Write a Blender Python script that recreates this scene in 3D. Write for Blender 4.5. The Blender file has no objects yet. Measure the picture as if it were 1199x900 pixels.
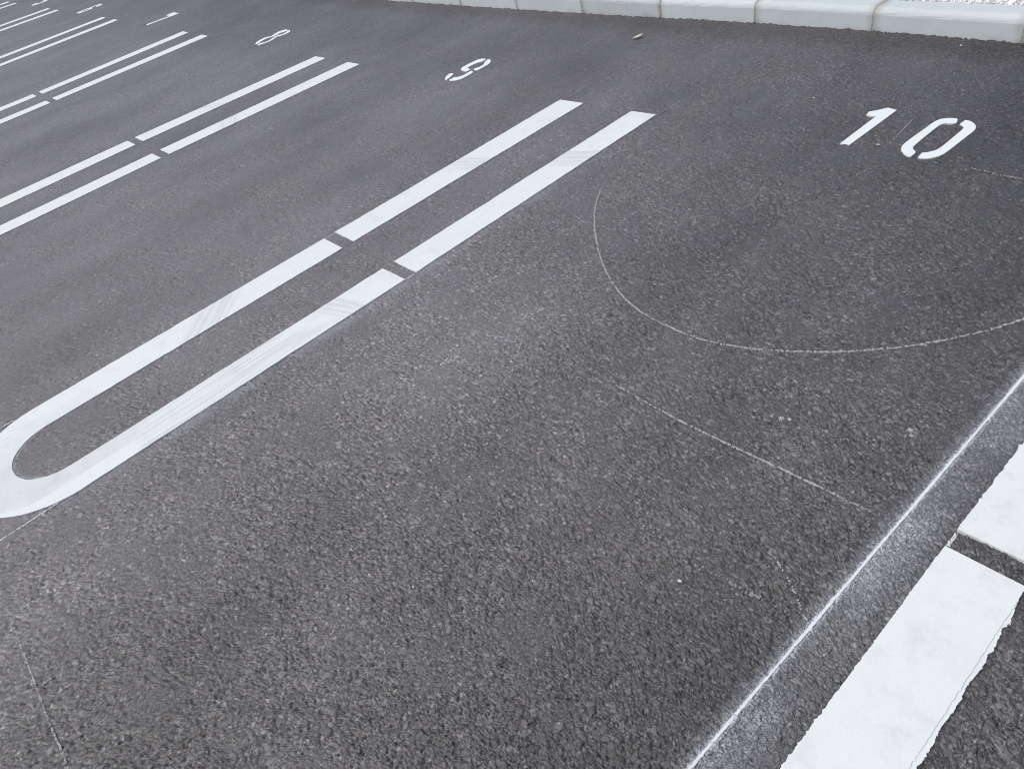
import bpy, bmesh, math, random
import numpy as np
from mathutils import Vector, Matrix

random.seed(7)
scene = bpy.context.scene
COL = scene.collection
R = math.radians

# ------------------------------------------------------------------ helpers
def tag(o, label=None, cat=None, group=None, kind=None):
    if label: o['label'] = label
    if cat: o['category'] = cat
    if group: o['group'] = group
    if kind: o['kind'] = kind
    return o

def empty(name, loc, rz=0.0):
    o = bpy.data.objects.new(name, None)
    o.location = loc
    o.rotation_euler = (0, 0, rz)
    o.empty_display_size = 0.1
    COL.objects.link(o)
    return o

def link_bm(name, bm, mat, parent=None, loc=(0, 0, 0), smooth=False):
    me = bpy.data.meshes.new(name)
    bm.normal_update()
    bm.to_mesh(me)
    bm.free()
    if smooth:
        me.polygons.foreach_set('use_smooth', [True] * len(me.polygons))
    me.materials.append(mat)
    o = bpy.data.objects.new(name, me)
    COL.objects.link(o)
    if parent is not None:
        o.parent = parent
    o.location = loc
    return o

class NT:
    """small wrapper that writes node trees as expressions"""
    def __init__(self, mat):
        mat.use_nodes = True
        self.t = mat.node_tree
        for n in list(self.t.nodes):
            self.t.nodes.remove(n)
        self.out = self.t.nodes.new('ShaderNodeOutputMaterial')
        self.co = self.t.nodes.new('ShaderNodeTexCoord').outputs['Object']
        self._xyz = None
    def put(self, sock, v):
        if isinstance(v, bpy.types.NodeSocket):
            self.t.links.new(v, sock)
        else:
            sock.default_value = v
    def m(self, op, a, b=0.0, c=0.0, clamp=False):
        n = self.t.nodes.new('ShaderNodeMath'); n.operation = op; n.use_clamp = clamp
        self.put(n.inputs[0], a); self.put(n.inputs[1], b); self.put(n.inputs[2], c)
        return n.outputs[0]
    def add(self, a, b): return self.m('ADD', a, b)
    def sub(self, a, b): return self.m('SUBTRACT', a, b)
    def mul(self, a, b): return self.m('MULTIPLY', a, b)
    def mx(self, a, b): return self.m('MAXIMUM', a, b)
    def mn(self, a, b): return self.m('MINIMUM', a, b)
    def ramp(self, v, a, b, lo=0.0, hi=1.0, kind='SMOOTHSTEP'):
        n = self.t.nodes.new('ShaderNodeMapRange'); n.interpolation_type = kind
        self.put(n.inputs['Value'], v)
        n.inputs['From Min'].default_value = a; n.inputs['From Max'].default_value = b
        n.inputs['To Min'].default_value = lo; n.inputs['To Max'].default_value = hi
        return n.outputs['Result']
    def noise(self, scale, detail=2.0, rough=0.5, vec=None, dist=0.0):
        n = self.t.nodes.new('ShaderNodeTexNoise')
        self.put(n.inputs['Vector'], vec if vec is not None else self.co)
        n.inputs['Scale'].default_value = scale; n.inputs['Detail'].default_value = detail
        n.inputs['Roughness'].default_value = rough; n.inputs['Distortion'].default_value = dist
        return n.outputs['Fac']
    def noise_col(self, scale, detail=2.0, vec=None):
        n = self.t.nodes.new('ShaderNodeTexNoise')
        self.put(n.inputs['Vector'], vec if vec is not None else self.co)
        n.inputs['Scale'].default_value = scale; n.inputs['Detail'].default_value = detail
        return n.outputs['Color']
    def voro(self, scale, vec=None, rnd=1.0, feature='F1'):
        n = self.t.nodes.new('ShaderNodeTexVoronoi'); n.feature = feature
        self.put(n.inputs['Vector'], vec if vec is not None else self.co)
        n.inputs['Scale'].default_value = scale; n.inputs['Randomness'].default_value = rnd
        return n.outputs
    def sepc(self, c):
        n = self.t.nodes.new('ShaderNodeSeparateColor'); self.put(n.inputs[0], c)
        return n.outputs
    def xyz(self):
        if self._xyz is None:
            n = self.t.nodes.new('ShaderNodeSeparateXYZ'); self.put(n.inputs[0], self.co)
            self._xyz = n.outputs
        return self._xyz
    def mapv(self, loc=(0, 0, 0), rot=(0, 0, 0), sc=(1, 1, 1)):
        n = self.t.nodes.new('ShaderNodeMapping')
        self.put(n.inputs[0], self.co)
        n.inputs['Location'].default_value = loc; n.inputs['Rotation'].default_value = rot
        n.inputs['Scale'].default_value = sc
        return n.outputs[0]
    def mixv(self, fac, vec, col):
        n = self.t.nodes.new('ShaderNodeVectorMath'); n.operation = 'MULTIPLY_ADD'
        self.put(n.inputs[0], col); n.inputs[1].default_value = (fac, fac, fac); self.put(n.inputs[2], vec)
        return n.outputs[0]
    def mix(self, fac, a, b):
        n = self.t.nodes.new('ShaderNodeMix'); n.data_type = 'RGBA'
        self.put(n.inputs[0], fac); self.put(n.inputs[6], a); self.put(n.inputs[7], b)
        return n.outputs[2]
    def scalec(self, c, f):
        n = self.t.nodes.new('ShaderNodeVectorMath'); n.operation = 'SCALE'
        self.put(n.inputs[0], c); self.put(n.inputs['Scale'], f)
        return n.outputs[0]
    def grey(self, f, tint=(1, 1, 1)):
        n = self.t.nodes.new('ShaderNodeVectorMath'); n.operation = 'SCALE'
        n.inputs[0].default_value = tint; self.put(n.inputs['Scale'], f)
        return n.outputs[0]
    def bsdf(self, col, rough=0.8, spec=0.3, height=None, bump=1.0, dist=0.001):
        n = self.t.nodes.new('ShaderNodeBsdfPrincipled')
        self.put(n.inputs['Base Color'], col); self.put(n.inputs['Roughness'], rough)
        self.put(n.inputs['Specular IOR Level'], spec)
        if height is not None:
            b = self.t.nodes.new('ShaderNodeBump')
            b.inputs['Strength'].default_value = bump; b.inputs['Distance'].default_value = dist
            self.put(b.inputs['Height'], height)
            self.t.links.new(b.outputs[0], n.inputs['Normal'])
        self.t.links.new(n.outputs[0], self.out.inputs['Surface'])
        return n

def new_mat(name):
    return bpy.data.materials.new(name)

# ------------------------------------------------------------------ materials
def make_asphalt():
    mat = new_mat('asphalt')
    t = NT(mat)
    X, Y, Z = t.xyz()
    warp = t.mixv(0.006, t.co, t.noise_col(90, 2))
    # where the surface is closed and where stones stand open
    patch = t.noise(3.1, 4, 0.6)
    patch2 = t.noise(9.0, 3, 0.6, vec=t.mapv((3, 1, 0)))
    openm = t.ramp(t.add(t.mul(patch, 0.55), t.mul(patch2, 0.55)), 0.46, 0.64)
    # stones of three sizes bedded in fine bituminous mortar; each stone sits at its own height
    openm = t.add(openm, t.ramp(X, -3.4, -0.9, -0.34, 0.22))
    openm = t.m('ADD', openm, 0.0, clamp=True)
    SC_M, SC_S, SC_L = 124, 250, 74
    vs = t.voro(SC_S, warp); vm = t.voro(SC_M, warp); vl = t.voro(SC_L, warp)
    es = t.voro(SC_S, warp, feature='DISTANCE_TO_EDGE')['Distance']
    em = t.voro(SC_M, warp, feature='DISTANCE_TO_EDGE')['Distance']
    el = t.voro(SC_L, warp, feature='DISTANCE_TO_EDGE')['Distance']
    cm = t.sepc(vm['Color']); cl = t.sepc(vl['Color']); cs = t.sepc(vs['Color'])
    facet_m = t.mul(t.sub(t.noise(150, 1), 0.5), 0.0022)
    hm = t.add(t.add(t.ramp(cm[0], 0.0, 1.0, 0.0004, -0.0120, 'LINEAR'), t.mul(t.ramp(em, 0.0, 0.16, -0.0060, 0.0), 1.0)), facet_m)
    hl = t.add(t.ramp(cl[0], 0.70, 1.0, -0.006, 0.0012, 'LINEAR'), t.ramp(el, 0.0, 0.15, -0.008, 0.0))
    hs = t.add(t.add(t.mul(cs[0], -0.0050), -0.0010), t.ramp(es, 0.0, 0.16, -0.0040, 0.0))
    fine = t.noise(430, 2, 0.65)
    mortar = t.add(t.ramp(openm, 0.0, 1.0, -0.0016, -0.0056, 'LINEAR'), t.mul(t.sub(fine, 0.5), 0.0022))
    mortar = t.add(mortar, t.mul(t.sub(t.noise(120, 2), 0.5), 0.0022))
    # voids where fine stuff has dropped away between the larger stones
    void = t.mul(t.ramp(t.noise(88, 2, 0.55), 0.54, 0.61), t.ramp(openm, 0.05, 0.8, 0.0, 1.0))
    void = t.mx(void, t.mul(t.ramp(t.noise(95, 2, 0.5, vec=t.mapv((5, 5, 0))), 0.66, 0.70), 0.8))
    mortar = t.add(mortar, t.mul(void, -0.0110))
    hs = t.add(hs, t.mul(void, -0.0110))
    hstone = t.mx(t.mx(hm, hl), hs)
    h = t.mx(hstone, mortar)
    bare = t.ramp(t.sub(hstone, mortar), 0.0, 0.0006)
    h = t.add(h, -0.0002)
    # rough lip of the mat against the kerb
    bell = t.m('POWER', 2.71828, t.mul(t.m('POWER', t.mul(t.add(X, 2.2), 0.83), 2.0), -1.0))
    gap_d = t.sub(t.add(3.556, t.mul(bell, 0.044)), Y)
    lip = t.mul(t.ramp(gap_d, 0.012, 0.075, 1.0, 0.0), t.add(t.mul(t.noise(40, 3, 0.7), 0.030), -0.0095))
    gw = t.add(gap_d, t.mul(t.sub(t.noise(30, 3, 0.7, vec=t.mapv((8, 0, 0))), 0.5), 0.030))
    lip = t.add(lip, t.mul(t.ramp(gw, -0.006, 0.005, -0.060, 0.0), t.ramp(Y, 3.9, 4.0, 1.0, 0.0)))
    h = t.add(h, lip)
    dn = t.t.nodes.new('ShaderNodeDisplacement')
    dn.inputs['Midlevel'].default_value = 0.0; dn.inputs['Scale'].default_value = 0.80
    t.put(dn.inputs['Height'], h)
    t.t.links.new(dn.outputs[0], t.out.inputs['Displacement'])
    # colour: bitumen film of differing age, each stone its own tone
    big = t.noise(0.55, 3, 0.55)
    mid = t.noise(2.2, 4, 0.6, vec=t.mapv((7, 3, 0), (0, 0, 0.3), (1.0, 0.45, 1)))
    val = t.add(t.ramp(big, 0.3, 0.7, 0.128, 0.158, 'LINEAR'), t.ramp(mid, 0.27, 0.73, -0.034, 0.036, 'LINEAR'))
    ownm = t.add(0.72, t.mul(t.m('POWER', cm[2], 3.0), 2.1))
    owns = t.add(0.62, t.mul(t.m('POWER', cs[2], 2.6), 1.75))
    ownl = t.add(0.85, t.mul(t.m('POWER', cl[1], 1.5), 1.2))
    isl = t.m('GREATER_THAN', hl, t.mx(hm, hs)); ism = t.m('GREATER_THAN', hm, hs)
    # glare painted into the tone, lighter left and darker right; darker towards the kerb
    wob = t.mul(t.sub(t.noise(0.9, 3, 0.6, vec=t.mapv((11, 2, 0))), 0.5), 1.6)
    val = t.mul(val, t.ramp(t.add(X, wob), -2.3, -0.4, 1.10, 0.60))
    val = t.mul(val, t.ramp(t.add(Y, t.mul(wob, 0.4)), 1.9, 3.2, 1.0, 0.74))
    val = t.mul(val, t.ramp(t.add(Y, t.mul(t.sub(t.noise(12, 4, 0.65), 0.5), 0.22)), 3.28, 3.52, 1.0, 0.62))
    own = t.add(owns, t.mul(ism, t.sub(ownm, owns)))
    own = t.add(own, t.mul(isl, t.sub(ownl, own)))
    calm = t.mul(t.ramp(X, -3.3, -1.7, 0.50, 1.0), t.ramp(Y, 1.2, 2.7, 1.0, 0.72))
    own = t.add(0.97, t.mul(t.mul(calm, 0.97), t.sub(own, 0.97)))
    grain = t.sepc(t.voro(370)['Color'])
    sand = t.add(0.64, t.mul(t.m('POWER', grain[0], 2.4), 1.35))
    sand = t.add(0.97, t.mul(t.add(0.25, t.mul(calm, 0.75)), t.sub(sand, 0.97)))
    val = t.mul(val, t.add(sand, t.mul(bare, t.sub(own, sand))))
    # grains still wearing their black binder film, in scattered clusters
    black = t.mul(t.ramp(cs[1], 0.74, 0.80), t.ramp(t.noise(34, 3, 0.6), 0.44, 0.58))
    black = t.mul(t.mul(black, calm), t.ramp(openm, 0.0, 1.0, 0.30, 1.0))
    val = t.mul(val, t.ramp(black, 0.0, 1.0, 1.0, 0.34, 'LINEAR'))
    val = t.mul(val, t.ramp(t.noise(520, 2, 0.7), 0.3, 0.7, 0.80, 1.20, 'LINEAR'))
    # pale chips with their binder worn off
    chip = t.mul(t.ramp(cs[0], 0.972, 0.978), t.ramp(vs['Distance'], 0.3, 0.42, 1.0, 0.0))
    val = t.add(val, t.mul(chip, 0.13))
    chip2 = t.mul(t.ramp(cm[0], 0.990, 0.994), t.ramp(vm['Distance'], 0.25, 0.4, 1.0, 0.0))
    val = t.add(val, t.mul(chip2, 0.22))
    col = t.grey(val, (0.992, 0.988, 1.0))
    # trodden dust, warm grey, along the bay lines and by the kerb, with painted glare lightening the left
    dust_glare = t.ramp(t.noise(1.7, 5, 0.66, vec=t.mapv((1.3, 9.1, 0), (0, 0, 0.25), (1.4, 0.5, 1))), 0.50, 0.70)
    spot = t.m('SQRT', t.add(t.m('POWER', t.mul(t.add(X, 2.55), 1.3), 2.0), t.m('POWER', t.mul(t.sub(Y, 3.02), 2.6), 2.0)))
    spot = t.ramp(t.add(spot, t.mul(t.sub(mid, 0.5), 0.7)), 0.1, 0.75, 0.8, 0.0)
    dust_glare = t.m('MAXIMUM', t.mul(t.add(dust_glare, t.ramp(X, -3.2, -1.0, 0.40, 0.0)), 0.5), spot)
    dust_glare = t.mul(dust_glare, t.ramp(t.noise(160, 2), 0.35, 0.65, 0.35, 1.0))
    col = t.mix(t.mul(dust_glare, 0.42), col, (0.205, 0.198, 0.188, 1))
    # white paint mist beside the sprayed line
    dl_ = t.sub(X, t.add(-0.3995, t.mul(Y, 0.0262)))
    a = t.mul(t.ramp(dl_, -0.004, 0.004), t.ramp(dl_, 0.0, 0.10, 0.95, 0.22))
    a = t.mul(a, t.ramp(X, -0.295, -0.265, 1.0, 0.0))
    mist = t.mul(a, t.ramp(t.noise(6.0, 3, 0.6, vec=t.mapv((2, 5, 0), (0, 0, 0), (1, 0.6, 1))), 0.3, 0.7, 0.25, 1.0))
    core = t.m('ABSOLUTE', dl_)
    core = t.add(t.ramp(core, 0.0, 0.010, 1.6, 0.0), t.ramp(core, 0.002, 0.034, 0.50, 0.0))
    mist = t.mx(mist, core)
    mist = t.mul(mist, t.ramp(t.noise(300, 2), 0.36, 0.64, 0.25, 1.5))
    mist = t.mul(mist, t.ramp(bare, 0.0, 1.0, 0.7, 1.15))
    # a thin mist along the right edge of the bay line too
    c = t.mul(t.ramp(X, -2.19, -2.165), t.ramp(X, -2.165, -2.11, 1.0, 0.0))
    c = t.mul(t.mul(c, t.ramp(Y, -0.4, 0.2)), t.ramp(Y, 1.6, 2.2, 1.0, 0.1))
    c = t.mul(c, t.ramp(t.noise(5, 2), 0.35, 0.65, 0.2, 1.0))
    mist = t.mx(t.mul(mist, 0.60), t.mul(c, 0.22))
    col = t.mix(t.m('MULTIPLY', mist, 1.0, clamp=True), col, (0.52, 0.565, 0.615, 1))
    rough = t.ramp(cm[1], 0, 1, 0.42, 0.68, 'LINEAR')
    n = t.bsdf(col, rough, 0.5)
    mat.displacement_method = 'DISPLACEMENT'
    return mat

def streak_band(t, x0, x1, y0, y1, slope, xc, period, strength):
    """a squeegee mark across a stripe: grey film with fine lighter lines running across it"""
    X, Y, Z = t.xyz()
    v = t.sub(Y, t.mul(t.sub(X, xc), slope))
    v = t.add(v, t.mul(t.sub(t.noise(14, 2), 0.5), 0.02))
    m = t.mul(t.ramp(v, y0 - 0.02, y0 + 0.05), t.ramp(v, y1 - 0.010, y1 + 0.010, 1.0, 0.0))
    m = t.mul(m, t.mul(t.m('GREATER_THAN', X, x0), t.m('LESS_THAN', X, x1)))
    vec = t.t.nodes.new('ShaderNodeCombineXYZ')
    t.put(vec.inputs[0], t.mul(v, 1.0)); t.put(vec.inputs[1], t.mul(X, 0.06))
    lines = t.noise(1.0 / period, 1.0, 0.5, vec=vec.outputs[0])
    return t.mul(t.mul(m, t.ramp(lines, 0.40, 0.60, 0.35, 1.0)), strength)

def make_paint(name, marks=None, base=(0.79, 0.84, 0.825), mottle=1.0):
    mat = new_mat(name)
    t = NT(mat)
    X, Y, Z = t.xyz()
    d = t.ramp(t.noise(16, 5, 0.65), 0.46, 0.75, 0.0, 1.0)
    e = t.ramp(t.noise(5.0, 4, 0.6, vec=t.mapv((4, 4, 0))), 0.50, 0.72, 0.0, 1.0)
    g = t.ramp(t.noise(150, 3, 0.7), 0.35, 0.75, 0.0, 1.0)
    grey = t.add(t.mul(d, 0.10 * mottle), t.mul(t.mul(e, t.add(0.4, t.mul(d, 0.8))), 0.14 * mottle))
    grey = t.add(grey, t.mul(g, 0.035))
    if marks: grey = t.add(grey, marks(t))
    pv = t.voro(115); pc = t.sepc(pv['Color'])
    pin = t.mul(t.mul(t.ramp(pv['Distance'], 0.10, 0.22, 1.0, 0.0), t.ramp(pc[0], 0.93, 0.94)), 0.55)
    grey = t.add(grey, t.mul(pin, t.ramp(e, 0.0, 0.6, 0.25, 1.0)))
    speck = t.mul(t.ramp(t.voro(60)['Distance'], 0.06, 0.10, 1.0, 0.0), 0.10)
    grey = t.add(grey, speck)
    col = t.mix(t.m('MULTIPLY', grey, 1.0, clamp=True), base + (1,), (0.36, 0.37, 0.375, 1))
    h = t.add(t.mul(t.noise(160, 3, 0.6), 0.7), t.mul(t.noise(35, 2, 0.5), 0.8))
    t.bsdf(col, 0.55, 0.35, h, 0.55, 0.0016)
    return mat

def hairpin_marks(t):
    X, Y, Z = t.xyz()
    g = streak_band(t, -2.79, -2.62, 1.725, 1.862, 0.47, -2.70, 0.016, 0.25)
    g = t.add(g, streak_band(t, -2.34, -2.16, 1.955, 2.112, 0.42, -2.25, 0.016, 0.27))
    g = t.add(g, streak_band(t, -2.79, -2.60, 0.39, 0.60, -0.95, -2.71, 0.022, 0.24))
    g = t.add(g, streak_band(t, -2.34, -2.16, 0.74, 0.868, 0.30, -2.26, 0.014, 0.24))
    # long scraped film down the right arm, inner half of the bend
    v = t.sub(Y, t.mul(t.sub(X, -2.26), 1.2))
    f = t.mul(t.ramp(Y, 0.00, 0.02), t.ramp(v, 0.60, 0.72, 1.0, 0.0))
    f = t.mul(f, t.m('GREATER_THAN', X, -2.36))
    vec = t.mapv((0, 0, 0), (0, 0, 0.10), (1, 0.035, 1))
    f = t.mul(f, t.ramp(t.noise(70, 2, 0.5, vec=vec), 0.38, 0.62, 0.12, 1.0))
    g = t.add(g, t.mul(f, 0.24))
    r = t.m('SQRT', t.add(t.m('POWER', t.add(X, 2.478), 2.0), t.m('POWER', t.mn(t.add(Y, 0.25), 0.0), 2.0)))
    q = t.mul(t.ramp(r, 0.222, 0.236, 1.0, 0.0), t.ramp(Y, 0.00, 0.012, 1.0, 0.0))
    q = t.mul(q, t.ramp(X, -2.72, -2.50, 0.25, 1.0))
    q = t.mul(q, t.ramp(t.noise(8, 3), 0.35, 0.65, 0.6, 1.0))
    return t.add(g, t.mul(q, 0.27))

def hairpin8_marks(t):
    g = streak_band(t, -5.45, -5.05, 1.56, 1.68, 0.4, -5.22, 0.02, 0.24)
    return t.add(g, streak_band(t, -4.86, -4.64, 1.47, 1.61, -0.5, -4.76, 0.02, 0.24))

def make_concrete(name, tone, dirt):
    mat = new_mat(name)
    t = NT(mat)
    X, Y, Z = t.xyz()
    v = t.add(tone, t.mul(t.sub(t.noise(5, 4, 0.6), 0.5), 0.10))
    v = t.add(v, t.mul(t.sub(t.noise(300, 2, 0.6), 0.5), 0.08))
    col = t.grey(v, (0.905, 0.995, 1.01))
    # brown grime creeping in from the joints and up from the foot
    edge = t.m('ABSOLUTE', X)
    j = t.ramp(t.add(edge, t.mul(t.sub(t.noise(22, 4, 0.7), 0.5), 0.05)), 0.272, 0.315)
    foot = t.mul(t.ramp(t.add(Z, t.mul(t.noise(9, 3), -0.03)), -0.014, 0.012, 1.0, 0.0), t.ramp(t.noise(4, 2), 0.42, 0.66))
    streak = t.mul(t.ramp(t.noise(9, 4, 0.6, vec=t.mapv((0, 0, 0), (0, 0, 0), (3.2, 1, 0.5))), 0.55, 0.80), 0.14)
    g = t.m('MULTIPLY', t.add(t.add(t.mul(j, 0.42), t.mul(foot, 0.5)), streak), dirt, clamp=True)
    col = t.mix(g, col, (0.30, 0.285, 0.25, 1))
    pits = t.ramp(t.voro(140)['Distance'], 0.05, 0.16, 0.0, 1.0)
    t.bsdf(col, 0.85, 0.25, t.add(t.mul(pits, 0.5), t.noise(220, 3)), 0.35, 0.0012)
    return mat

def make_simple(name, c1, c2, scale, rough=0.85, bump=0.4, dist=0.004):
    mat = new_mat(name)
    t = NT(mat)
    f = t.ramp(t.noise(scale, 4, 0.6), 0.3, 0.7)
    t.bsdf(t.mix(f, c1 + (1,), c2 + (1,)), rough, 0.3, t.noise(scale * 4, 3), bump, dist)
    return mat

def make_gravel():
    mat = new_mat('white_gravel')
    t = NT(mat)
    v = t.voro(55)
    c = t.sepc(v['Color'])
    n = t.noise(60, 3)
    val = t.mul(t.ramp(c[0], 0, 1, 0.82, 0.93, 'LINEAR'), t.ramp(n, 0.3, 0.7, 0.92, 1.04, 'LINEAR'))
    t.bsdf(t.grey(val, (0.99, 1.0, 0.985)), 0.8, 0.3, t.add(t.mul(v['Distance'], -1.0), n), 0.5, 0.006)
    return mat

M_ASPHALT = make_asphalt()
M_PAINT = make_paint('road_paint')
M_PAINT_WORN = make_paint('road_paint_squeegeed', hairpin_marks)
M_PAINT_WORN8 = make_paint('road_paint_banded', hairpin8_marks)
M_PAINT_THICK = make_paint('road_paint_thick', None, (0.80, 0.845, 0.83), 1.5)
M_PAINT_NUM = make_paint('number_paint', None, (0.83, 0.885, 0.885), 0.35)
M_CHALK = make_simple('chalk', (0.36, 0.375, 0.37), (0.58, 0.60, 0.59), 200)
M_CHALK_FAINT = make_simple('faint_chalk', (0.24, 0.24, 0.25), (0.38, 0.38, 0.39), 200)
M_SPRAY = make_simple('spray_paint', (0.70, 0.735, 0.735), (0.82, 0.85, 0.85), 120)
M_GRAVEL = make_gravel()
M_KERB = [make_concrete('kerb_concrete_pale', 0.665, 0.9), make_concrete('kerb_concrete_stained', 0.61, 1.7),
          make_concrete('kerb_concrete_blue_grey', 0.685, 0.7)]
M_MORTAR = make_simple('joint_mortar', (0.34, 0.33, 0.29), (0.50, 0.48, 0.43), 90)

# ------------------------------------------------------------------ asphalt sheet
def build_asphalt():
    # rings and spokes about a point under the photographer: fine where one looks closely, coarse towards the horizon
    fine_a0, fine_a1, da = R(74), R(217), 0.0019
    ang = np.concatenate([np.arange(fine_a0, fine_a1, da),
                          np.arange(fine_a1, fine_a0 + 2 * math.pi - 0.02, 0.045)])
    rad = [0.32]
    while rad[-1] < 9.0:
        rad.append(rad[-1] * (1.0019 if 3.6 < rad[-1] < 6.0 else 1.0026))
    while rad[-1] < 22.0:
        rad.append(rad[-1] * 1.006)
    while rad[-1] < 900.0:
        rad.append(rad[-1] * 1.35)
    rad = np.array(rad)
    na, nr = len(ang), len(rad)
    A, Rr = np.meshgrid(ang, rad)
    co = np.zeros((nr * na + 1, 3), np.float32)
    co[:-1, 0] = (Rr * np.cos(A)).ravel()
    co[:-1, 1] = (Rr * np.sin(A)).ravel()
    i = np.arange(nr - 1)[:, None] * na; j = np.arange(na)[None, :]; j2 = (j + 1) % na
    quads = np.stack([i + j, i + na + j, i + na + j2, i + j2], -1).reshape(-1, 4)
    # face normals up: ring order anticlockwise seen from above
    quads = quads.astype(np.int32)
    jj = np.arange(na); tris = np.stack([jj, (jj + 1) % na, np.full(na, nr * na)], -1).astype(np.int32)
    nq, ntri = len(quads), len(tris)
    me = bpy.data.meshes.new('asphalt_ground')
    me.vertices.add(len(co)); me.vertices.foreach_set('co', co.ravel())
    me.loops.add(nq * 4 + ntri * 3)
    me.loops.foreach_set('vertex_index', np.concatenate([quads.ravel(), tris.ravel()]))
    me.polygons.add(nq + ntri)
    starts = np.concatenate([np.arange(nq) * 4, nq * 4 + np.arange(ntri) * 3]).astype(np.int32)
    me.polygons.foreach_set('loop_start', starts)
    me.update(calc_edges=True)
    me.polygons.foreach_set('use_smooth', np.ones(nq + ntri, bool))
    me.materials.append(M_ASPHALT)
    o = bpy.data.objects.new('asphalt_ground', me)
    COL.objects.link(o)
    tag(o, 'dark grey coarse asphalt car park surface under the white bay lines', 'asphalt', kind='structure')
    return o
build_asphalt()

# ------------------------------------------------------------------ painted markings
def dense(poly, step):
    out = []
    n = len(poly)
    for k in range(n):
        a = Vector(poly[k]); b = Vector(poly[(k + 1) % n])
        m = max(1, int((b - a).length / step))
        for q in range(m):
            out.append(a.lerp(b, q / m))
    return out

def soften(poly, ang=55):
    out = []
    n = len(poly)
    for k in range(n):
        p, c, q = Vector(poly[k - 1]), Vector(poly[k]), Vector(poly[(k + 1) % n])
        a, b = c - p, q - c
        if a.length > 1e-6 and b.length > 1e-6 and a.angle(b) < R(ang):
            out += [c - a * 0.25, c + b * 0.25]
        else:
            out.append(c)
    return [tuple(v) for v in out]

def rag(poly, amp, rough=None, seed=0):
    """ragged outline: a slow wander plus small nicks; rough(x, y) gives extra spill"""
    rnd = random.Random(seed)
    n = len(poly); out = []
    walk = 0.0
    for k in range(n):
        p, c, q = poly[k - 1], poly[k], poly[(k + 1) % n]
        d = (q - p)
        if d.length < 1e-9: out.append(c); continue
        nrm = Vector((d.y, -d.x)).normalized()
        walk = 0.8 * walk + rnd.gauss(0, 0.6)
        ex = rough(c.x, c.y) if rough else 0.0
        s = amp * (0.7 * walk + rnd.gauss(0, 0.5)) + ex * abs(rnd.gauss(0, 1)) * (1 if rnd.random() < 0.7 else -0.4)
        out.append(c + nrm * s)
    return out

def slab(bm, poly, z0, z1):
    """flat polygon with thickness; outline anticlockwise or not"""
    area = sum(poly[k - 1][0] * poly[k][1] - poly[k][0] * poly[k - 1][1] for k in range(len(poly)))
    if area < 0: poly = poly[::-1]
    top = [bm.verts.new((p[0], p[1], z1)) for p in poly]
    bot = [bm.verts.new((p[0], p[1], z0)) for p in poly]
    f = bm.faces.new(top)
    f.normal_update()
    n = len(poly)
    for k in range(n):
        bm.faces.new((top[k - 1], bot[k - 1], bot[k], top[k]))
    bmesh.ops.triangulate(bm, faces=[f], quad_method='BEAUTY', ngon_method='EAR_CLIP')

def strip(left, right, z0, z1, bm):
    """band between two matching polylines, with side walls"""
    n = len(left)
    rows = []
    for a, b in zip(left, right):
        rows.append([bm.verts.new((a[0], a[1], z0)), bm.verts.new((a[0], a[1], z1)),
                     bm.verts.new((b[0], b[1], z1)), bm.verts.new((b[0], b[1], z0))])
    for k in range(n - 1):
        for q in range(3):
            bm.faces.new((rows[k][q], rows[k + 1][q], rows[k + 1][q + 1], rows[k][q + 1]))
    bm.faces.new(rows[0][::-1] if False else rows[0]); bm.faces.new(rows[-1][::-1])
    bmesh.ops.recalc_face_normals(bm, faces=bm.faces[:])

def local(pts, o):
    return [(p[0] - o[0], p[1] - o[1]) for p in pts]

def blob(bm, x, y, r, z, rnd, n=6):
    a0 = rnd.uniform(0, 6.3); sx = rnd.uniform(0.7, 1.4)
    top = []; bot = []
    for k in range(n):
        a = a0 + 2 * math.pi * k / n
        rr = r * rnd.uniform(0.65, 1.25)
        px, py = x + rr * math.cos(a) * sx, y + rr * math.sin(a) / sx
        top.append(bm.verts.new((px, py, z))); bot.append(bm.verts.new((px, py, z - 0.004)))
    bm.faces.new(top)
    for k in range(n):
        bm.faces.new((top[k - 1], bot[k - 1], bot[k], top[k]))

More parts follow.
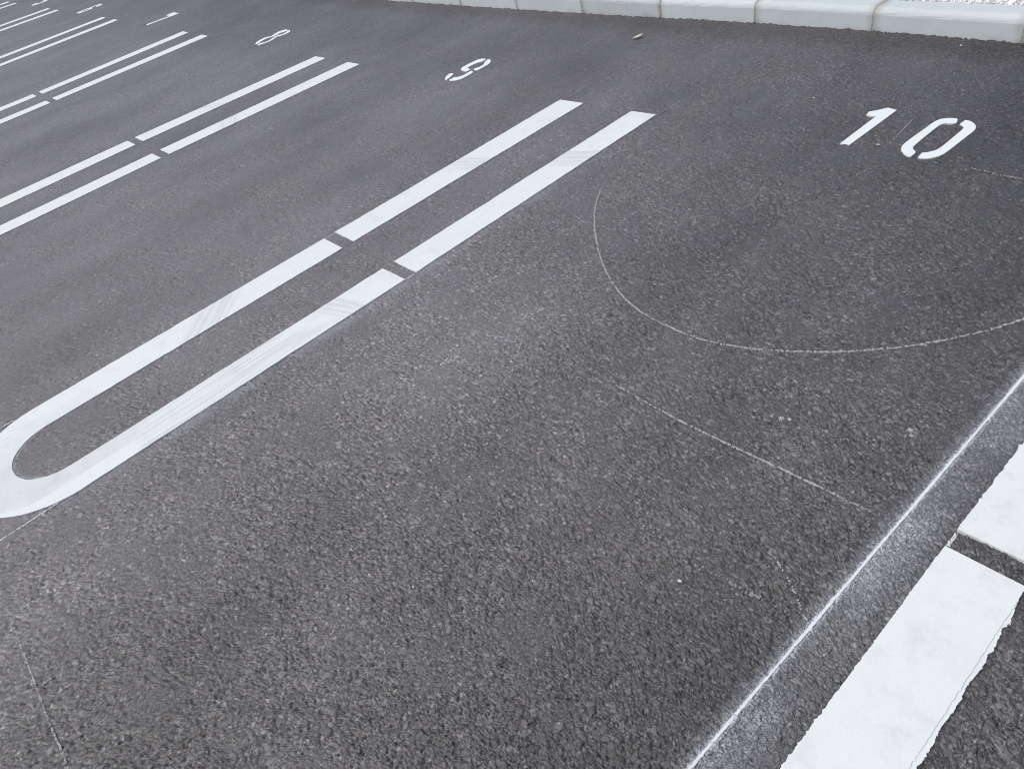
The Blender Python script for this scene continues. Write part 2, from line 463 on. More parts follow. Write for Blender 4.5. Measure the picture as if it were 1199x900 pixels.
Y_U = -0.17
def hairpin(idx, xs_top, xs_gap, ytop, ygu, ygl, mat, label, step=0.03, amp=0.0012, zt=0.0011, rough_in=None, rough_up=None):
    """one U-shaped bay divider: two short stripes at the kerb end, a gap, and the long U"""
    xc = (xs_gap[0] + xs_gap[3]) / 2
    root = empty('bay_line', (0, 0, 0))
    tag(root, label, 'bay line', 'U shaped white lines between the bays')
    for k, (a, b) in enumerate(((0, 1), (2, 3))):
        poly = [(xs_top[a], ytop[a]), (xs_gap[a], ygu[a]), (xs_gap[b], ygu[b]), (xs_top[b], ytop[b])]
        pl = rag(dense(poly, step), amp, rough_up, 11 * idx + k)
        bm = bmesh.new(); slab(bm, pl, -0.012, zt)
        link_bm('kerb_end_stripe', bm, mat, root)
    # the U, left arm down, round the bend, right arm up
    outer = (xs_gap[3] - xs_gap[0]) / 2; inner = (xs_gap[2] - xs_gap[1]) / 2
    ci = (xs_gap[1] + xs_gap[2]) / 2
    L, Rr = [], []
    m = max(8, int(1.3 / step))
    for q in range(m):
        f = q / m
        L.append(Vector((xs_gap[0], ygl[0] + (Y_U - ygl[0]) * f)))
        Rr.append(Vector((xs_gap[1], ygl[1] + (Y_U - ygl[1]) * f)))
    nb = max(24, int(0.9 / step))
    for q in range(nb + 1):
        a = math.pi + math.pi * q / nb
        L.append(Vector((xc + outer * math.cos(a), Y_U + outer * math.sin(a))))
        Rr.append(Vector((ci + inner * math.cos(a), Y_U + inner * math.sin(a))))
    for q in range(1, m + 1):
        f = q / m
        L.append(Vector((xs_gap[3], Y_U + (ygl[3] - Y_U) * f)))
        Rr.append(Vector((xs_gap[2], Y_U + (ygl[2] - Y_U) * f)))
    def wob(line, seed, sgn):
        rnd = random.Random(seed); out = []; w = 0
        for k, c in enumerate(line):
            p = line[max(0, k - 1)]; q = line[min(len(line) - 1, k + 1)]
            d = q - p; nrm = Vector((d.y, -d.x)).normalized()
            w = 0.8 * w + rnd.gauss(0, 0.6)
            ex = rough_in(c.x, c.y) if rough_in else 0
            s = amp * (0.7 * w + rnd.gauss(0, 0.5)) + ex * sgn * abs(rnd.gauss(0, 1)) * (1 if rnd.random() < 0.75 else -0.3)
            out.append(c + nrm * s)
        return out
    L = wob(L, 5 * idx + 1, 1); Rr = wob(Rr, 5 * idx + 2, -1)
    bm = bmesh.new(); strip(L, Rr, -0.012, zt, bm)
    if idx == -1:
        # crumbs of paint left along the inside of the bend
        rc = random.Random(77); bc = bmesh.new()
        for q in range(420):
            a = rc.uniform(math.pi * 1.02, math.pi * 1.86); rr_ = inner - abs(rc.gauss(0.007, 0.0035))
            blob(bc, ci + rr_ * math.cos(a), Y_U + rr_ * math.sin(a), rc.uniform(0.0008, 0.0022), -0.0006 + q * 0.000002, rc)
        link_bm('paint_crumbs', bc, M_CHALK, root)
    link_bm('u_stripe', bm, mat, root)
    return root

hp_group = 'U shaped white lines between the bays'
# measured corner positions per line (left-outer, left-inner, right-inner, right-outer)
hp = {
 -1: dict(xt=(-2.7816, -2.6292, -2.3296, -2.1913), xg=(-2.7780, -2.6250, -2.3255, -2.1780),
          yt=(2.4872, 2.4934, 2.4965, 2.5050), yu=(1.1151, 1.1117, 1.1088, 1.1074), yl=(1.0576, 1.056, 1.0541, 1.0545)),
 -2: dict(xt=(-5.2523, -5.1090, -4.8128, -4.6610), xg=(-5.3035, -5.1490, -4.8408, -4.6905),
          yt=(2.4846,) * 4, yu=(1.1145, 1.1159, 1.1112, 1.1124), yl=(1.0624, 1.0634, 1.0581, 1.0591)),
 -3: dict(xt=(-7.8278, -7.6781, -7.3733, -7.2227), xg=(-7.772, -7.630, -7.334, -7.191),
          yt=(2.5089, 2.5035, 2.5067, 2.504), yu=(1.117,) * 4, yl=(1.062,) * 4),
 -4: dict(xt=(-10.3105, -10.172, -9.870, -9.7258), xg=(-10.278, -10.134, -9.826, -9.682),
          yt=(2.5157, 2.509, 2.509, 2.508), yu=(1.107,) * 4, yl=(1.053,) * 4),
 -5: dict(xt=(-12.69, -12.5374, -12.25, -12.1011), xg=(-12.76, -12.62, -12.32, -12.18),
          yt=(2.49, 2.49, 2.495, 2.4963), yu=(1.107,) * 4, yl=(1.053,) * 4),
 -6: dict(xt=(-15.05, -14.9005, -14.57, -14.42), xg=(-15.25, -15.11, -14.81, -14.67),
          yt=(2.4816,) * 4, yu=(1.107,) * 4, yl=(1.053,) * 4),
 0: dict(xt=(-0.262, -0.114, 0.174, 0.318), xg=(-0.2785, -0.1315, 0.174, 0.318),
         yt=(2.49,) * 4, yu=(1.1061, 1.1068, 1.107, 1.107), yl=(1.0545, 1.0522, 1.053, 1.053)),
}
hp_label = {
 0: 'thick ragged edged white line at the right edge beyond bay 10',
 -1: 'white U shaped line between bays 9 and 10 with grey squeegee marks',
 -2: 'white double line between bays 8 and 9 with faint grey bands',
 -3: 'white double line between bays 7 and 8',
 -4: 'white double line between bays 6 and 7',
 -5: 'thin far white double line between bays 5 and 6',
 -6: 'farthest white double line in the top left corner beyond bay 5',
}
def rough0(x, y):
    if y > 1.04: return 0.0002
    e = 0.0005
    if x < -0.2: e = 0.0014 if y < 0.62 else 0.0007
    elif x < 0: e = 0.0010
    return e
def rough0u(x, y):
    if y < 1.12: return 0.0001
    return 0.0014 if x < -0.2 and y > 1.2 else 0.0006
for k, d in hp.items():
    mat = {0: M_PAINT_THICK, -1: M_PAINT_WORN, -2: M_PAINT_WORN8}.get(k, M_PAINT)
    if k == 0:
        r = hairpin(k, d['xt'], d['xg'], d['yt'], d['yu'], d['yl'], mat, hp_label[k], step=0.0035, amp=0.0005,
                    zt=0.0034, rough_in=rough0, rough_up=rough0u)
        # paint squeezed out under the screed along the right edge
        rnd = random.Random(5)
        A, B = [], []; w = 0; y = 1.020
        while y > -0.2:
            w = 0.86 * w + rnd.gauss(0, 0.0009)
            spill = max(0.0006, 0.0068 + w * 1.0 + (rnd.random() < 0.10) * rnd.uniform(0, 0.0022))
            if y > 0.96: spill *= (1.02 - y) / 0.06
            A.append((-0.1360, y)); B.append((-0.1305 + spill, y))
            y -= rnd.uniform(0.0015, 0.004)
        bm = bmesh.new(); strip(A, B, -0.012, 0.0016, bm)
        link_bm('paint_lip', bm, mat, r)
    else:
        hairpin(k, d['xt'], d['xg'], d['yt'], d['yu'], d['yl'], mat, hp_label[k],
                step={-1: 0.008, -2: 0.015}.get(k, 0.04), amp={-1: 0.0009, -2: 0.001}.get(k, 0.0012))

# bay numbers, stencilled
ONE = [(-1.3384,2.5300),(-1.3027,2.5302),(-1.2887,2.8482),(-1.3284,2.8584),(-1.3587,2.8189),(-1.3766,2.8066),(-1.3712,2.7763),(-1.3579,2.7719),(-1.3325,2.7766)]
ZERO = [[(-1.0602,2.842),(-1.0525,2.8115),(-1.0624,2.8021),(-1.0791,2.8023),(-1.0931,2.7914),(-1.0977,2.7603),(-1.1007,2.6664),(-1.101,2.5984),(-1.0972,2.5831),(-1.0871,2.5704),(-1.0767,2.5634),(-1.0728,2.5507),(-1.0745,2.5238),(-1.0893,2.5223),(-1.1141,2.5432),(-1.1298,2.5649),(-1.1377,2.59),(-1.1368,2.6415),(-1.1293,2.7255),(-1.1252,2.7982),(-1.1141,2.826),(-1.0966,2.8404),(-1.0709,2.8467)],
 [(-1.0379,2.8049),(-1.0363,2.8431),(-1.017,2.8415),(-0.9919,2.8209),(-0.979,2.7966),(-0.9743,2.7754),(-0.9797,2.7058),(-0.9842,2.616),(-0.9885,2.5765),(-0.999,2.5508),(-1.0168,2.5308),(-1.036,2.5231),(-1.0516,2.5265),(-1.0545,2.5612),(-1.0372,2.5735),(-1.0205,2.5964),(-1.0163,2.6364),(-1.014,2.7213),(-1.0124,2.779),(-1.0191,2.794),(-1.0282,2.7989)]]
NINE = [[(-3.7124,2.7971),(-3.7043,2.7725),(-3.7045,2.7567),(-3.7222,2.7375),(-3.7277,2.7012),(-3.7289,2.6705),(-3.7232,2.6589),(-3.7052,2.6506),(-3.6815,2.6463),(-3.6778,2.6276),(-3.6906,2.6115),(-3.7189,2.6127),(-3.7536,2.628),(-3.7709,2.6513),(-3.77,2.6777),(-3.7728,2.7165),(-3.7672,2.7576),(-3.7621,2.781),(-3.7423,2.7963)],
 [(-3.6727,2.7451),(-3.6954,2.7879),(-3.6891,2.8008),(-3.6586,2.7878),(-3.6352,2.7672),(-3.6209,2.7318),(-3.6189,2.6894),(-3.6185,2.6487),(-3.6386,2.6436),(-3.6599,2.6518),(-3.6639,2.6696),(-3.6511,2.6856),(-3.6501,2.7074),(-3.6589,2.7354)],
 [(-3.658,2.6309),(-3.6339,2.6261),(-3.6189,2.6089),(-3.6165,2.576),(-3.6149,2.5308),(-3.624,2.5035),(-3.6507,2.4863),(-3.6763,2.4809),(-3.6903,2.487),(-3.6873,2.5028),(-3.6904,2.5229),(-3.6658,2.5379),(-3.6528,2.5623),(-3.655,2.5995)],
 [(-3.7373,2.561),(-3.7299,2.5418),(-3.7153,2.5036),(-3.7097,2.4817),(-3.7261,2.4839),(-3.7476,2.5033),(-3.7688,2.5357),(-3.7745,2.5624),(-3.7558,2.5673)]]
EIGHT = [[(-6.2681,2.8157),(-6.2571,2.8034),(-6.2659,2.7876),(-6.2723,2.758),(-6.2786,2.7285),(-6.2655,2.6887),(-6.27,2.6626),(-6.287,2.6472),(-6.2933,2.618),(-6.285,2.5733),(-6.252,2.5202),(-6.2551,2.5059),(-6.2866,2.5132),(-6.3129,2.5354),(-6.3392,2.5811),(-6.3478,2.6262),(-6.3376,2.6535),(-6.3034,2.6722),(-6.3124,2.6893),(-6.3381,2.7318),(-6.3459,2.7733),(-6.329,2.8098),(-6.3051,2.8216)],
 [(-6.2111,2.8068),(-6.1911,2.7915),(-6.1736,2.7572),(-6.1848,2.7225),(-6.192,2.6978),(-6.2118,2.6802),(-6.1873,2.6386),(-6.1684,2.5964),(-6.174,2.5634),(-6.185,2.5294),(-6.1968,2.4998),(-6.2259,2.5028),(-6.2401,2.5181),(-6.2275,2.5435),(-6.2038,2.5711),(-6.2031,2.5987),(-6.2285,2.6445),(-6.2462,2.6783),(-6.2511,2.7054),(-6.2272,2.7211),(-6.2183,2.749),(-6.2287,2.7753),(-6.2548,2.8104),(-6.2454,2.8197)]]
SEVEN = [[(-8.838,2.512),(-8.782,2.508),(-8.782,2.60),(-8.752,2.77),(-8.752,2.855),(-8.92,2.855),(-8.92,2.770),(-8.805,2.770),(-8.832,2.62)]]
def fatten(poly, d):
    if sum(poly[k - 1][0] * poly[k][1] - poly[k][0] * poly[k - 1][1] for k in range(len(poly))) < 0: poly = poly[::-1]
    out = []
    for k in range(len(poly)):
        p, c, q = Vector(poly[k - 1]), Vector(poly[k]), Vector(poly[(k + 1) % len(poly)])
        t = (q - p).normalized()
        out.append((c.x + t.y * d, c.y - t.x * d))
    return out
def digit(name, polys, parent, origin):
    bm = bmesh.new()
    for pl in polys:
        slab(bm, soften(soften(local(pl, origin))), -0.010, 0.0010)
    return link_bm(name, bm, M_PAINT_NUM, parent)
NUM_G = 'stencilled white bay numbers'
t10 = empty('bay_number', (-1.17, 2.53, 0))
tag(t10, 'large white stencilled number 10 nearest to the pale kerb', 'bay number', NUM_G)
digit('digit', [ONE], t10, (-1.17, 2.53)); digit('digit', ZERO, t10, (-1.17, 2.53))
def single(polys, origin, label):
    o = digit('bay_number', polys, None, origin)
    o.location = (origin[0], origin[1], 0)
    tag(o, label, 'bay number', NUM_G)
single(NINE, (-3.695, 2.49), 'white stencilled number 9 left of the number 10')
single(EIGHT, (-6.26, 2.51), 'white stencilled number 8 between two bay lines')
single(SEVEN, (-8.83, 2.51), 'white stencilled number 7 beyond the number 8')
six = [[(2 * -3.695 - x - 7.585, 2 * 2.641 - y + 0.02) for x, y in pl] for pl in NINE]
single([fatten(p_, 0.009) for p_ in six], (-11.28, 2.51), 'small far white stencilled number 6')
five = [[(-.08,.33),(.075,.33),(.075,.275),(-.03,.275),(-.03,.215),(.02,.215),(.02,.165),(-.08,.165)],
        [(.03,.215),(.065,.2),(.085,.16),(.085,.06),(.065,.02),(.02,0),(-.005,0),(-.005,.05),(.02,.055),(.032,.075),(.032,.145),(.025,.165)],
        [(-.02,.0),(-.06,.015),(-.082,.05),(-.082,.09),(-.032,.09),(-.03,.06),(-.02,.05)]]
five = [[(x - 13.55, y + 2.50) for x, y in pl] for pl in five]
single([fatten(p_, 0.010) for p_ in five], (-13.55, 2.50), 'farthest white stencilled number 5 at the top left')

# ------------------------------------------------------------------ chalk and spray lines: specks on the stone tops
def chalk_line(name, pts, width, density, label, cat, mat, seed, group=None, size=(0.0012, 0.003), fade=(0, 0), smoothit=False, z=-0.0012):
    rnd = random.Random(seed)
    P = [Vector(p) for p in pts]
    if smoothit:
        for _ in range(3):
            Q = [P[0]]
            for a, b in zip(P[:-1], P[1:]):
                Q += [a.lerp(b, 0.25), a.lerp(b, 0.75)]
            Q.append(P[-1]); P = Q
    tot = sum((b - a).length for a, b in zip(P[:-1], P[1:]))
    o0 = P[0]
    bm = bmesh.new(); run = 0; zc = 0
    w = rnd.random() * 10
    for a, b in zip(P[:-1], P[1:]):
        L = (b - a).length
        if L < 1e-6: continue
        d = (b - a) / L; nrm = Vector((-d.y, d.x))
        n = int(L * density) + (1 if rnd.random() < (L * density) % 1 else 0)
        for k in range(n):
            s = rnd.random() * L; g = (run + s) / tot
            keep = 1.0
            if fade[0] and g < fade[0]: keep = g / fade[0]
            if fade[1] and g > 1 - fade[1]: keep = (1 - g) / fade[1]
            keep *= 0.68 + 0.32 * math.sin((run + s) * 41 + w) * math.sin((run + s) * 13 + 2 * w)
            if rnd.random() > keep: continue
            p = a + d * s + nrm * rnd.gauss(0, width * 0.42) - o0
            zc += 1
            blob(bm, p.x, p.y, rnd.uniform(*size), z + (zc % 97) * 0.000006, rnd)
        run += L
    o = link_bm(name, bm, mat, None, (o0.x, o0.y, 0))
    tag(o, label, cat, group)
    return o
CG = 'chalk setting out marks'
chalk_line('chalk_line', [(-1.957,1.8757),(-1.8927,1.7758),(-1.7907,1.6553),(-1.6139,1.4976),(-1.4481,1.3924),(-1.3057,1.3407),(-1.1353,1.3281),(-1.0267,1.3409),(-0.8952,1.3886),(-0.7471,1.4739),(-0.6201,1.5788),(-0.524,1.6919),(-0.439,1.8222),(-0.38,1.95)],
           0.0034, 820, 'large curved white chalk arc below the number 10', 'chalk mark', M_CHALK, 3, CG, (0.0009, 0.0023), (0.0, 0.0), True, z=-0.0007)
chalk_line('chalk_line', [(-1.985,2.22),(-1.999,2.12),(-1.998,2.02),(-1.982,1.94),(-1.957,1.8757)], 0.004, 520, 'faint upper left end of the curved chalk arc beside the bay line', 'chalk mark', M_CHALK_FAINT, 31, CG, (0.001, 0.0024), (0.85, 0), True)
chalk_line('chalk_line', [(-1.20,1.056),(-1.0426,1.0455),(-0.9116,1.0405),(-0.7625,1.0430),(-0.629,1.0480),(-0.500,1.0507)],
           0.0022, 1150, 'straight white chalk line pointing at the gap in the thick white line', 'chalk mark', M_CHALK, 4, CG, (0.001, 0.0024), (0.45, 0.0), z=-0.0006)
chalk_line('chalk_line', [(-0.50,1.0500),(-0.4289,1.0524)], 0.003, 500, 'faint broken tail of the straight chalk line by the sprayed line', 'chalk mark', M_CHALK_FAINT, 5, CG)
chalk_line('chalk_line', [(-1.95,-0.4665),(-1.7773,-0.471),(-1.6266,-0.4719),(-1.4784,-0.4742),(-1.30,-0.4708)], 0.0024, 900,
           'white chalk line in the bottom left corner', 'chalk mark', M_CHALK, 6, CG, (0.0009, 0.0022), (0.5, 0.1), z=-0.0016)
chalk_line('chalk_line', [(-0.5212,0.8344),(-0.4631,0.8016),(-0.4085,0.7586),(-0.3311,0.7028)], 0.0018, 300, 'dotted chalk line crossing the sprayed white line', 'chalk mark', M_CHALK, 8, CG, (0.001, 0.0022), z=-0.0007)
chalk_line('chalk_line', [(-0.6594,0.7105),(-0.5921,0.7234),(-0.5224,0.7274),(-0.43,0.742)], 0.006, 260, 'faint crumbled chalk mark left of the sprayed white line', 'chalk mark', M_CHALK_FAINT, 9, CG)
chalk_line('chalk_line', [(-2.187,-0.52),(-2.187,-0.4245),(-2.187,-0.25)], 0.0036, 1500, 'thin white line running off the outer bend of the near U line', 'chalk mark', M_SPRAY, 10, CG, (0.001, 0.0018), z=-0.0008)
chalk_line('chalk_line', [(-2.7867,-0.32),(-2.780,-0.2467)], 0.0035, 1500, 'short thin white line at the left edge outside the near U line', 'chalk mark', M_SPRAY, 11, CG, (0.001, 0.0018), z=-0.0008)
chalk_line('chalk_line', [(-2.5643,-0.1729),(-2.4404,-0.1694)], 0.004, 500, 'short chalk dash inside the bend of the near U line', 'chalk mark', M_CHALK_FAINT, 12, CG)
chalk_line('chalk_line', [(-2.7558,2.516),(-2.7885,2.6886)], 0.0025, 900, 'thin chalk dash off the far left stripe end beside bay 9', 'chalk mark', M_CHALK_FAINT, 13, CG)
chalk_line('chalk_line', [(-2.1880,2.512),(-2.1826,2.6625)], 0.0035, 1100, 'thin chalk dash off the far right stripe end beside bay 10', 'chalk mark', M_CHALK_FAINT, 14, CG)
chalk_line('chalk_line', [(-1.184,2.59),(-1.203,2.80)], 0.0025, 620, 'fine chalk dash between the digits of number 10', 'chalk mark', M_CHALK_FAINT, 15, CG)
chalk_line('chalk_line', [(-1.1727,2.3444),(-1.1487,2.4082)], 0.004, 500, 'tiny chalk dash below the number 10', 'chalk mark', M_CHALK_FAINT, 16, CG)
chalk_line('chalk_line', [(-0.88,2.522),(-0.7965,2.512),(-0.60,2.50)], 0.003, 420, 'faint chalk dash right of the number 10', 'chalk mark', M_CHALK_FAINT, 17, CG)
chalk_line('chalk_line', [(-0.276,1.100),(-0.276,1.060)], 0.004, 2500, 'short white dash bridging the gap in the thick white line', 'chalk mark', M_SPRAY, 18, CG, (0.0008, 0.0018), z=-0.0015)
chalk_line('chalk_line', [(-2.776,1.118),(-2.774,1.055)], 0.003, 900, 'short chalk dash bridging the left gap of the near U line', 'chalk mark', M_CHALK, 19, CG)
chalk_line('chalk_line', [(-2.1805,1.108),(-2.1775,1.054)], 0.0035, 1200, 'short chalk dash bridging the right gap of the near U line', 'chalk mark', M_CHALK, 20, CG)
chalk_line('chalk_line', [(-12.05,2.488),(-11.1586,2.5126)], 0.012, 260, 'far faint chalk line running towards the number 6', 'chalk mark', M_CHALK_FAINT, 21, CG, (0.003, 0.006))
chalk_line('chalk_line', [(-14.40,2.478),(-13.19,2.4962),(-12.70,2.4994)], 0.012, 330, 'farthest faint chalk line passing the number 5', 'chalk mark', M_CHALK_FAINT, 22, CG, (0.003, 0.007))
chalk_line('chalk_line', [(-9.70,2.5037),(-8.84,2.5198)], 0.010, 260, 'faint chalk line running towards the number 7', 'chalk mark', M_CHALK_FAINT, 23, CG, (0.002, 0.005))
chalk_line('chalk_line', [(-0.335,1.0535),(-0.283,1.0550)], 0.003, 700, 'tiny chalk dash touching the corner of the thick white line', 'chalk mark', M_CHALK_FAINT, 24, CG)

# the sprayed line, solid core with a feathered edge
LINE_X0, LINE_K = -0.3995, 0.0262
def spray_line():
    rnd = random.Random(42)
    bm = bmesh.new(); A, B = [], []
    y = 2.2
    while y > -0.1:
        x = LINE_X0 + LINE_K * y
        w = 0.0026 + 0.0007 * math.sin(y * 23) * math.sin(y * 7)
        A.append((x + 0.36 - w + rnd.gauss(0, 0.0005), y)); B.append((x + 0.36 + w + rnd.gauss(0, 0.0005), y))
        y -= 0.003
    strip(A, B, -0.005, -0.0004, bm)
    o = link_bm('spray_line', bm, M_SPRAY, None, (-0.36, 0, 0))
    tag(o, 'thin sprayed white guide line with misty edge beside the thick white line', 'guide line')
spray_line()

# ------------------------------------------------------------------ kerb
prof = [(0.0, -0.12), (0.0, 0.0), (0.0016, 0.070), (0.0040, 0.0795), (0.0085, 0.0875), (0.0150, 0.0940), (0.0235, 0.0985), (0.034, 0.1005), (0.118, 0.1015), (0.122, 0.0985), (0.124, -0.12)]
def kerb_block(length, mat, name='kerb_block', seed=0):
    rnd = random.Random(seed)
    bm = bmesh.new()
    nx = 13
    xs = [-length / 2 + length * k / (nx - 1) for k in range(nx)]
    # small arris at each end
    xs = [xs[0], xs[0] + 0.004] + xs[1:-1] + [xs[-1] - 0.004, xs[-1]]
    rows = []
    for k, x in enumerate(xs):
        end = k in (0, len(xs) - 1)
        row = []
        for (d, z) in prof:
            s = 0.0035 if end else 0.0
            dd = d + (s if d < 0.06 else -s); zz = z - (s if z > 0.05 else 0)
            row.append(bm.verts.new((x, dd + rnd.gauss(0, 0.0004), zz + rnd.gauss(0, 0.0004))))
        rows.append(row)
    m = len(prof)
    for k in range(len(xs) - 1):
        for q in range(m):
            bm.faces.new((rows[k][q], rows[k + 1][q], rows[k + 1][(q + 1) % m], rows[k][(q + 1) % m]))
    bm.faces.new(rows[0][::-1]); bm.faces.new(rows[-1])
    bmesh.ops.recalc_face_normals(bm, faces=bm.faces[:])
    return bm

joints = [1.98, 1.35, 0.73, 0.11, -0.512, -1.1397, -1.7842, -2.4196, -3.0279, -3.6455, -4.2483, -4.875, -5.49, -6.11, -6.73, -7.35, -7.97, -8.59]
KY = {-0.512: 3.573, -1.1397: 3.5790, -1.7842: 3.594, -2.4196: 3.600, -3.0279: 3.582, -3.6455: 3.569, -4.2483: 3.555, -4.875: 3.556, -5.49: 3.556}
kl = {4: 'pale kerb block cut off at the top right corner',
      5: 'pale grey kerb block above the number 10 with white gravel behind',
      6: 'pale kerb block upper left of number 10, grimy brown joint at its right end',
      7: 'pale kerb block above the upper stripe end beside bay 10',
      8: 'grey stained kerb block with a dirty foot and dark joint',
      9: 'narrow looking pale kerb block just left of the grey stained block',
      10: 'second pale kerb block left of the grey stained block',
      11: 'third pale kerb block left of the grey stained block',
      12: 'last pale kerb block at the left end of the kerb at the top edge'}
KG = 'concrete kerb blocks along the top edge'
for k in range(len(joints) - 1):
    x1, x0 = joints[k], joints[k + 1]
    ya = KY.get(x1, 3.573 if x1 > -0.6 else 3.556); yb = KY.get(x0, 3.573 if x0 > -0.6 else 3.556)
    L = math.hypot(x1 - x0, ya - yb)
    mat = M_KERB[{8: 1, 7: 2, 10: 2, 5: 0}.get(k, k % 3 if k > 12 else 0)]
    bm = kerb_block(L - 0.007, mat, seed=k)
    o = link_bm('kerb_block', bm, mat, None, ((x0 + x1) / 2, (ya + yb) / 2 + random.uniform(-0.001, 0.001), random.uniform(-0.001, 0.001)))
    o.rotation_euler = (0, 0, math.atan2(ya - yb, x1 - x0))
    lab = kl.get(k, 'pale kerb block beyond the right end of the kerb seen' if k < 4 else 'pale kerb block beyond the left end of the kerb seen')
    tag(o, lab, 'kerb block', KG)
    for pl in [p for p in o.data.polygons]: pl.use_smooth = False
    # recessed mortar filling the joint at the block's right end
    bm = bmesh.new()
    rr = [[], []]
    for s, xx in enumerate((L / 2 - 0.010, L / 2 + 0.0055)):
        for (d, z) in prof:
            rr[s].append(bm.verts.new((xx, d + (0.0026 if d < 0.06 else -0.0026), z - (0.0026 if z > 0.05 else 0))))
    for q in range(len(prof)):
        bm.faces.new((rr[0][q], rr[1][q], rr[1][(q + 1) % len(prof)], rr[0][(q + 1) % len(prof)]))
    bm.faces.new(rr[0][::-1]); bm.faces.new(rr[1])
    bmesh.ops.recalc_face_normals(bm, faces=bm.faces[:])
    link_bm('joint_mortar', bm, M_MORTAR, o)

# ------------------------------------------------------------------ gravel bed behind the kerb
def gravel():
    bm = bmesh.new()
    ys = [3.70, 3.9, 4.3, 5.2, 8, 20, 100, 800]
    xs = [-800, -60, -20, -10, -6, -4, -2, 0, 2, 6, 30, 800]
    g = [[bm.verts.new((x, y, 0.075)) for x in xs] for y in ys]
    for a in range(len(ys) - 1):
        for b in range(len(xs) - 1):
            bm.faces.new((g[a][b], g[a][b + 1], g[a + 1][b + 1], g[a + 1][b]))
    # front edge closes down to the asphalt behind the kerb
    lo = [bm.verts.new((x, 3.70, -0.02)) for x in xs]
    for b in range(len(xs) - 1):
        bm.faces.new((lo[b], lo[b + 1], g[0][b + 1], g[0][b]))
    o = link_bm('gravel_ground', bm, M_GRAVEL)
    tag(o, 'white gravel bed behind the kerb', 'gravel', kind='structure')
    rnd = random.Random(9)
    bm = bmesh.new()
    ico = bmesh.new(); bmesh.ops.create_icosphere(ico, subdivisions=1, radius=1.0)
    vs = [v.co.copy() for v in ico.verts]; fs = [[v.index for v in f.verts] for f in ico.faces]; ico.free()
    def rock(x, y, z, r):
        rot = Matrix.Rotation(rnd.uniform(0, 6.3), 3, 'Z') @ Matrix.Rotation(rnd.uniform(0, 6.3), 3, 'X')
        sc = Vector((rnd.uniform(.8, 1.4), rnd.uniform(.7, 1.1), rnd.uniform(.55, .9)))
        nv = []
        for v in vs:
            q = Vector((v.x * sc.x, v.y * sc.y, v.z * sc.z)) * r * rnd.uniform(0.82, 1.15)
            nv.append(bm.verts.new(rot @ q + Vector((x, y, z))))
        for f in fs: bm.faces.new([nv[i] for i in f])
    for k in range(5200):
        y = 3.722 + abs(rnd.gauss(0, 0.32)); x = rnd.uniform(-4.6, 1.9)
        rock(x, y, 0.080 + rnd.uniform(0, 0.014), rnd.uniform(0.007, 0.016))
    # a few have rolled onto the back of the kerb top
    for k in range(160):
        rock(rnd.uniform(-2.5, 0.6), 3.700 + abs(rnd.gauss(0, 0.012)), 0.106, rnd.uniform(0.005, 0.011))
    o = link_bm('gravel', bm, M_GRAVEL)
    tag(o, 'loose white gravel stones heaped behind the kerb', 'gravel', kind='stuff')
gravel()

# ------------------------------------------------------------------ small things lying about
def pebble(x, y, r, mat, label, seed, group='loose pebbles on the asphalt'):
    rnd = random.Random(seed)
    bm = bmesh.new(); bmesh.ops.create_icosphere(bm, subdivisions=2, radius=r)
    k1, k2 = rnd.uniform(0.7, 1.0), rnd.uniform(1.0, 1.35)
    for v in bm.verts:
        f = 1 + 0.22 * math.sin(v.co.x / r * 3 + seed) * math.cos(v.co.y / r * 2.3 + seed * 2)
        v.co = Vector((v.co.x * k2, v.co.y * k1, v.co.z * 0.65)) * f
    o = link_bm('pebble', bm, mat, None, (x, y, r * 0.35), True)
    tag(o, label, 'pebble', group)
M_PEB_W = make_simple('pale_stone', (0.55, 0.55, 0.52), (0.75, 0.75, 0.72), 120)
M_PEB_O = make_simple('tan_stone', (0.42, 0.36, 0.28), (0.55, 0.48, 0.38), 120)
pebble(-1.0831, 0.2775, 0.0030, M_PEB_W, 'small white pebble on the open asphalt low in the middle', 1)
pebble(-1.213, 2.5645, 0.0048, M_PEB_O, 'small tan pebble between the digits of number 10', 2)
pebble(-1.6405, 2.8571, 0.0040, M_PEB_W, 'small white pebble left of the number 10 towards the kerb', 3)
pebble(-1.4602, 2.4851, 0.0036, M_PEB_O, 'small tan pebble left of the foot of the number 10', 4)
pebble(-1.345, 3.500, 0.0045, M_PEB_W, 'pale pebble at the foot of the kerb above number 10', 5)
pebble(-0.632, 0.664, 0.0040, M_PEB_W, 'white pebble left of the sprayed line', 6)
pebble(-2.296, 1.085, 0.0045, M_PEB_W, 'white pebble in the right gap of the near U line', 7)

def splat(x, y, r, label, seed, mat=None, n=150):
    rnd = random.Random(seed); bm = bmesh.new()
    cs_ = [(0.0, 0.0, 1.0)] + [(rnd.gauss(0, r * 1.6), rnd.gauss(0, r * 1.0), rnd.uniform(0.2, 0.6)) for _ in range(rnd.randint(2, 4))]
    for k in range(n):
        cx, cy, sc = rnd.choice(cs_)
        blob(bm, cx + rnd.gauss(0, r * 0.45 * sc), cy + rnd.gauss(0, r * 0.4 * sc), rnd.uniform(0.0006, 0.0019), -0.0012 + k * 0.000006, rnd)
    o = link_bm('paint_splash', bm, mat or M_CHALK, None, (x, y, 0))
    tag(o, label, 'paint splash', 'white paint splashes on the asphalt')
splat(-0.728, 1.186, 0.0085, 'white paint splash between the chalk arc and the straight chalk line', 1)
splat(-0.4744, 1.3156, 0.0080, 'white paint splash near the sprayed line below the chalk arc', 2)
splat(-0.6447, 1.1271, 0.030, 'faint scattered white specks just above the straight chalk line', 3, M_CHALK_FAINT)

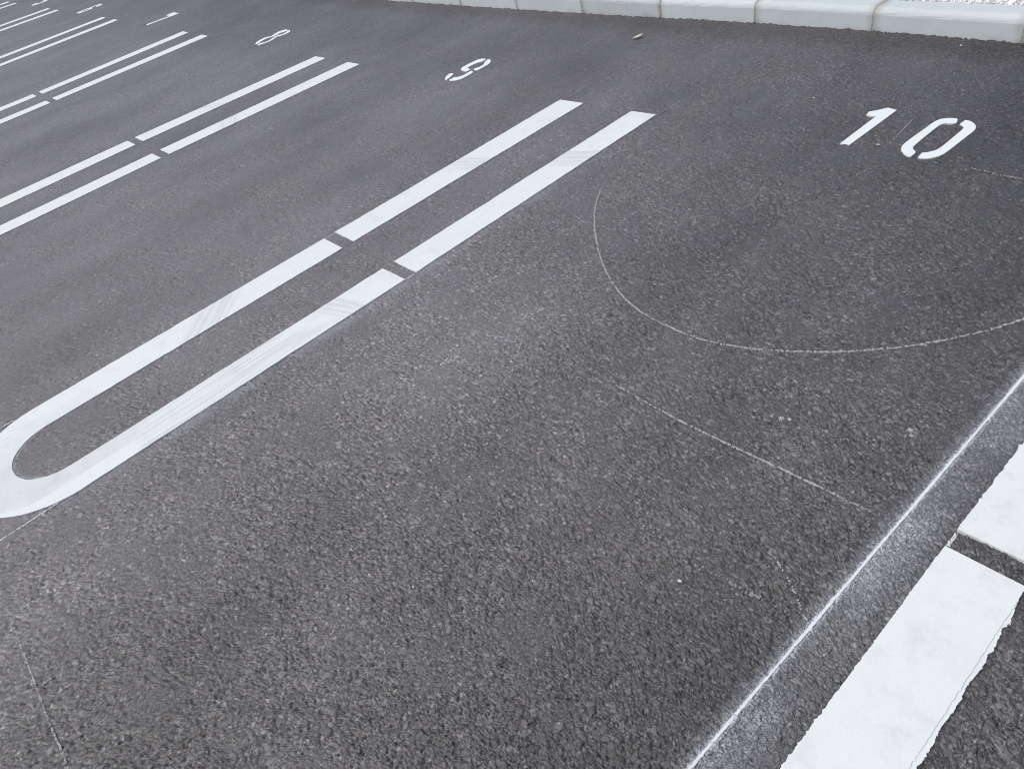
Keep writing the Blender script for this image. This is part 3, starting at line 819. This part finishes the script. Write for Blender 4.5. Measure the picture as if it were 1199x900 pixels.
def leaf():
    mat = make_simple('dry_leaf', (0.62, 0.58, 0.44), (0.78, 0.74, 0.60), 60, 0.7)
    bm = bmesh.new(); n = 9; rows = []
    for k in range(n):
        f = k / (n - 1); w = 0.013 * math.sin(math.pi * min(1, f * 0.96 + 0.02)) ** 0.8
        x = -0.03 + 0.06 * f; zz = 0.003 + 0.010 * f * f
        rows.append([bm.verts.new((x, -w, zz + 0.005)), bm.verts.new((x, 0, zz)), bm.verts.new((x, w, zz + 0.005))])
    for k in range(n - 1):
        for q in range(2):
            bm.faces.new((rows[k][q], rows[k + 1][q], rows[k + 1][q + 1], rows[k][q + 1]))
    bmesh.ops.recalc_face_normals(bm, faces=bm.faces[:])
    o = link_bm('leaf', bm, mat, None, (-2.9468, 3.2775, 0.001)); o.rotation_euler = (0, 0, 0.9)
    tag(o, 'small dry yellowish leaf lying before the kerb', 'leaf')
leaf()

# ------------------------------------------------------------------ camera
Rv = Vector((0.6619498394625963, 0.7188728449472493, -0.2122362900940625))
Uv = Vector((-0.37263236984470527, 0.5612981897602071, 0.7389786594454765))
Wv = Vector((-0.6503595367020936, 0.4100806932414189, -0.6394265384321138))
cam = bpy.data.cameras.new('camera'); co = bpy.data.objects.new('camera', cam); COL.objects.link(co)
M = Matrix(((Rv.x, Uv.x, -Wv.x, 0), (Rv.y, Uv.y, -Wv.y, 0), (Rv.z, Uv.z, -Wv.z, 1.38032), (0, 0, 0, 1)))
co.matrix_world = M
cam.sensor_fit = 'HORIZONTAL'; cam.sensor_width = 36.0; cam.lens = 875.0 / 1199.0 * 36.0
cam.clip_start = 0.02; cam.clip_end = 3000
scene.camera = co

# ------------------------------------------------------------------ light: hazy bright sky
SUN_EL, SUN_AZ = R(60), R(235)     # azimuth measured from +X anticlockwise: from the photographer's left
sd = Vector((math.cos(SUN_EL) * math.cos(SUN_AZ), math.cos(SUN_EL) * math.sin(SUN_AZ), math.sin(SUN_EL)))
sun = bpy.data.lights.new('sun', 'SUN'); so = bpy.data.objects.new('sun', sun); COL.objects.link(so)
sun.energy = 1.1; sun.angle = R(45); sun.color = (1.0, 0.965, 0.925)
so.rotation_euler = sd.to_track_quat('Z', 'Y').to_euler()
w = bpy.data.worlds.new('World'); scene.world = w; w.use_nodes = True
nt = w.node_tree
bg = nt.nodes['Background']
sky = nt.nodes.new('ShaderNodeTexSky'); sky.sky_type = 'NISHITA'; sky.sun_disc = False
sky.sun_elevation = SUN_EL; sky.sun_rotation = math.pi / 2 - SUN_AZ
sky.air_density = 1.0; sky.dust_density = 4.0; sky.ozone_density = 0.6
nt.links.new(sky.outputs[0], bg.inputs[0]); bg.inputs[1].default_value = 0.10

vs = scene.view_settings
vs.view_transform = 'Standard'; vs.look = 'None'; vs.gamma = 1.0; vs.use_curve_mapping = False
vs.exposure = 0.36

scene.cycles.filter_width = 0.95
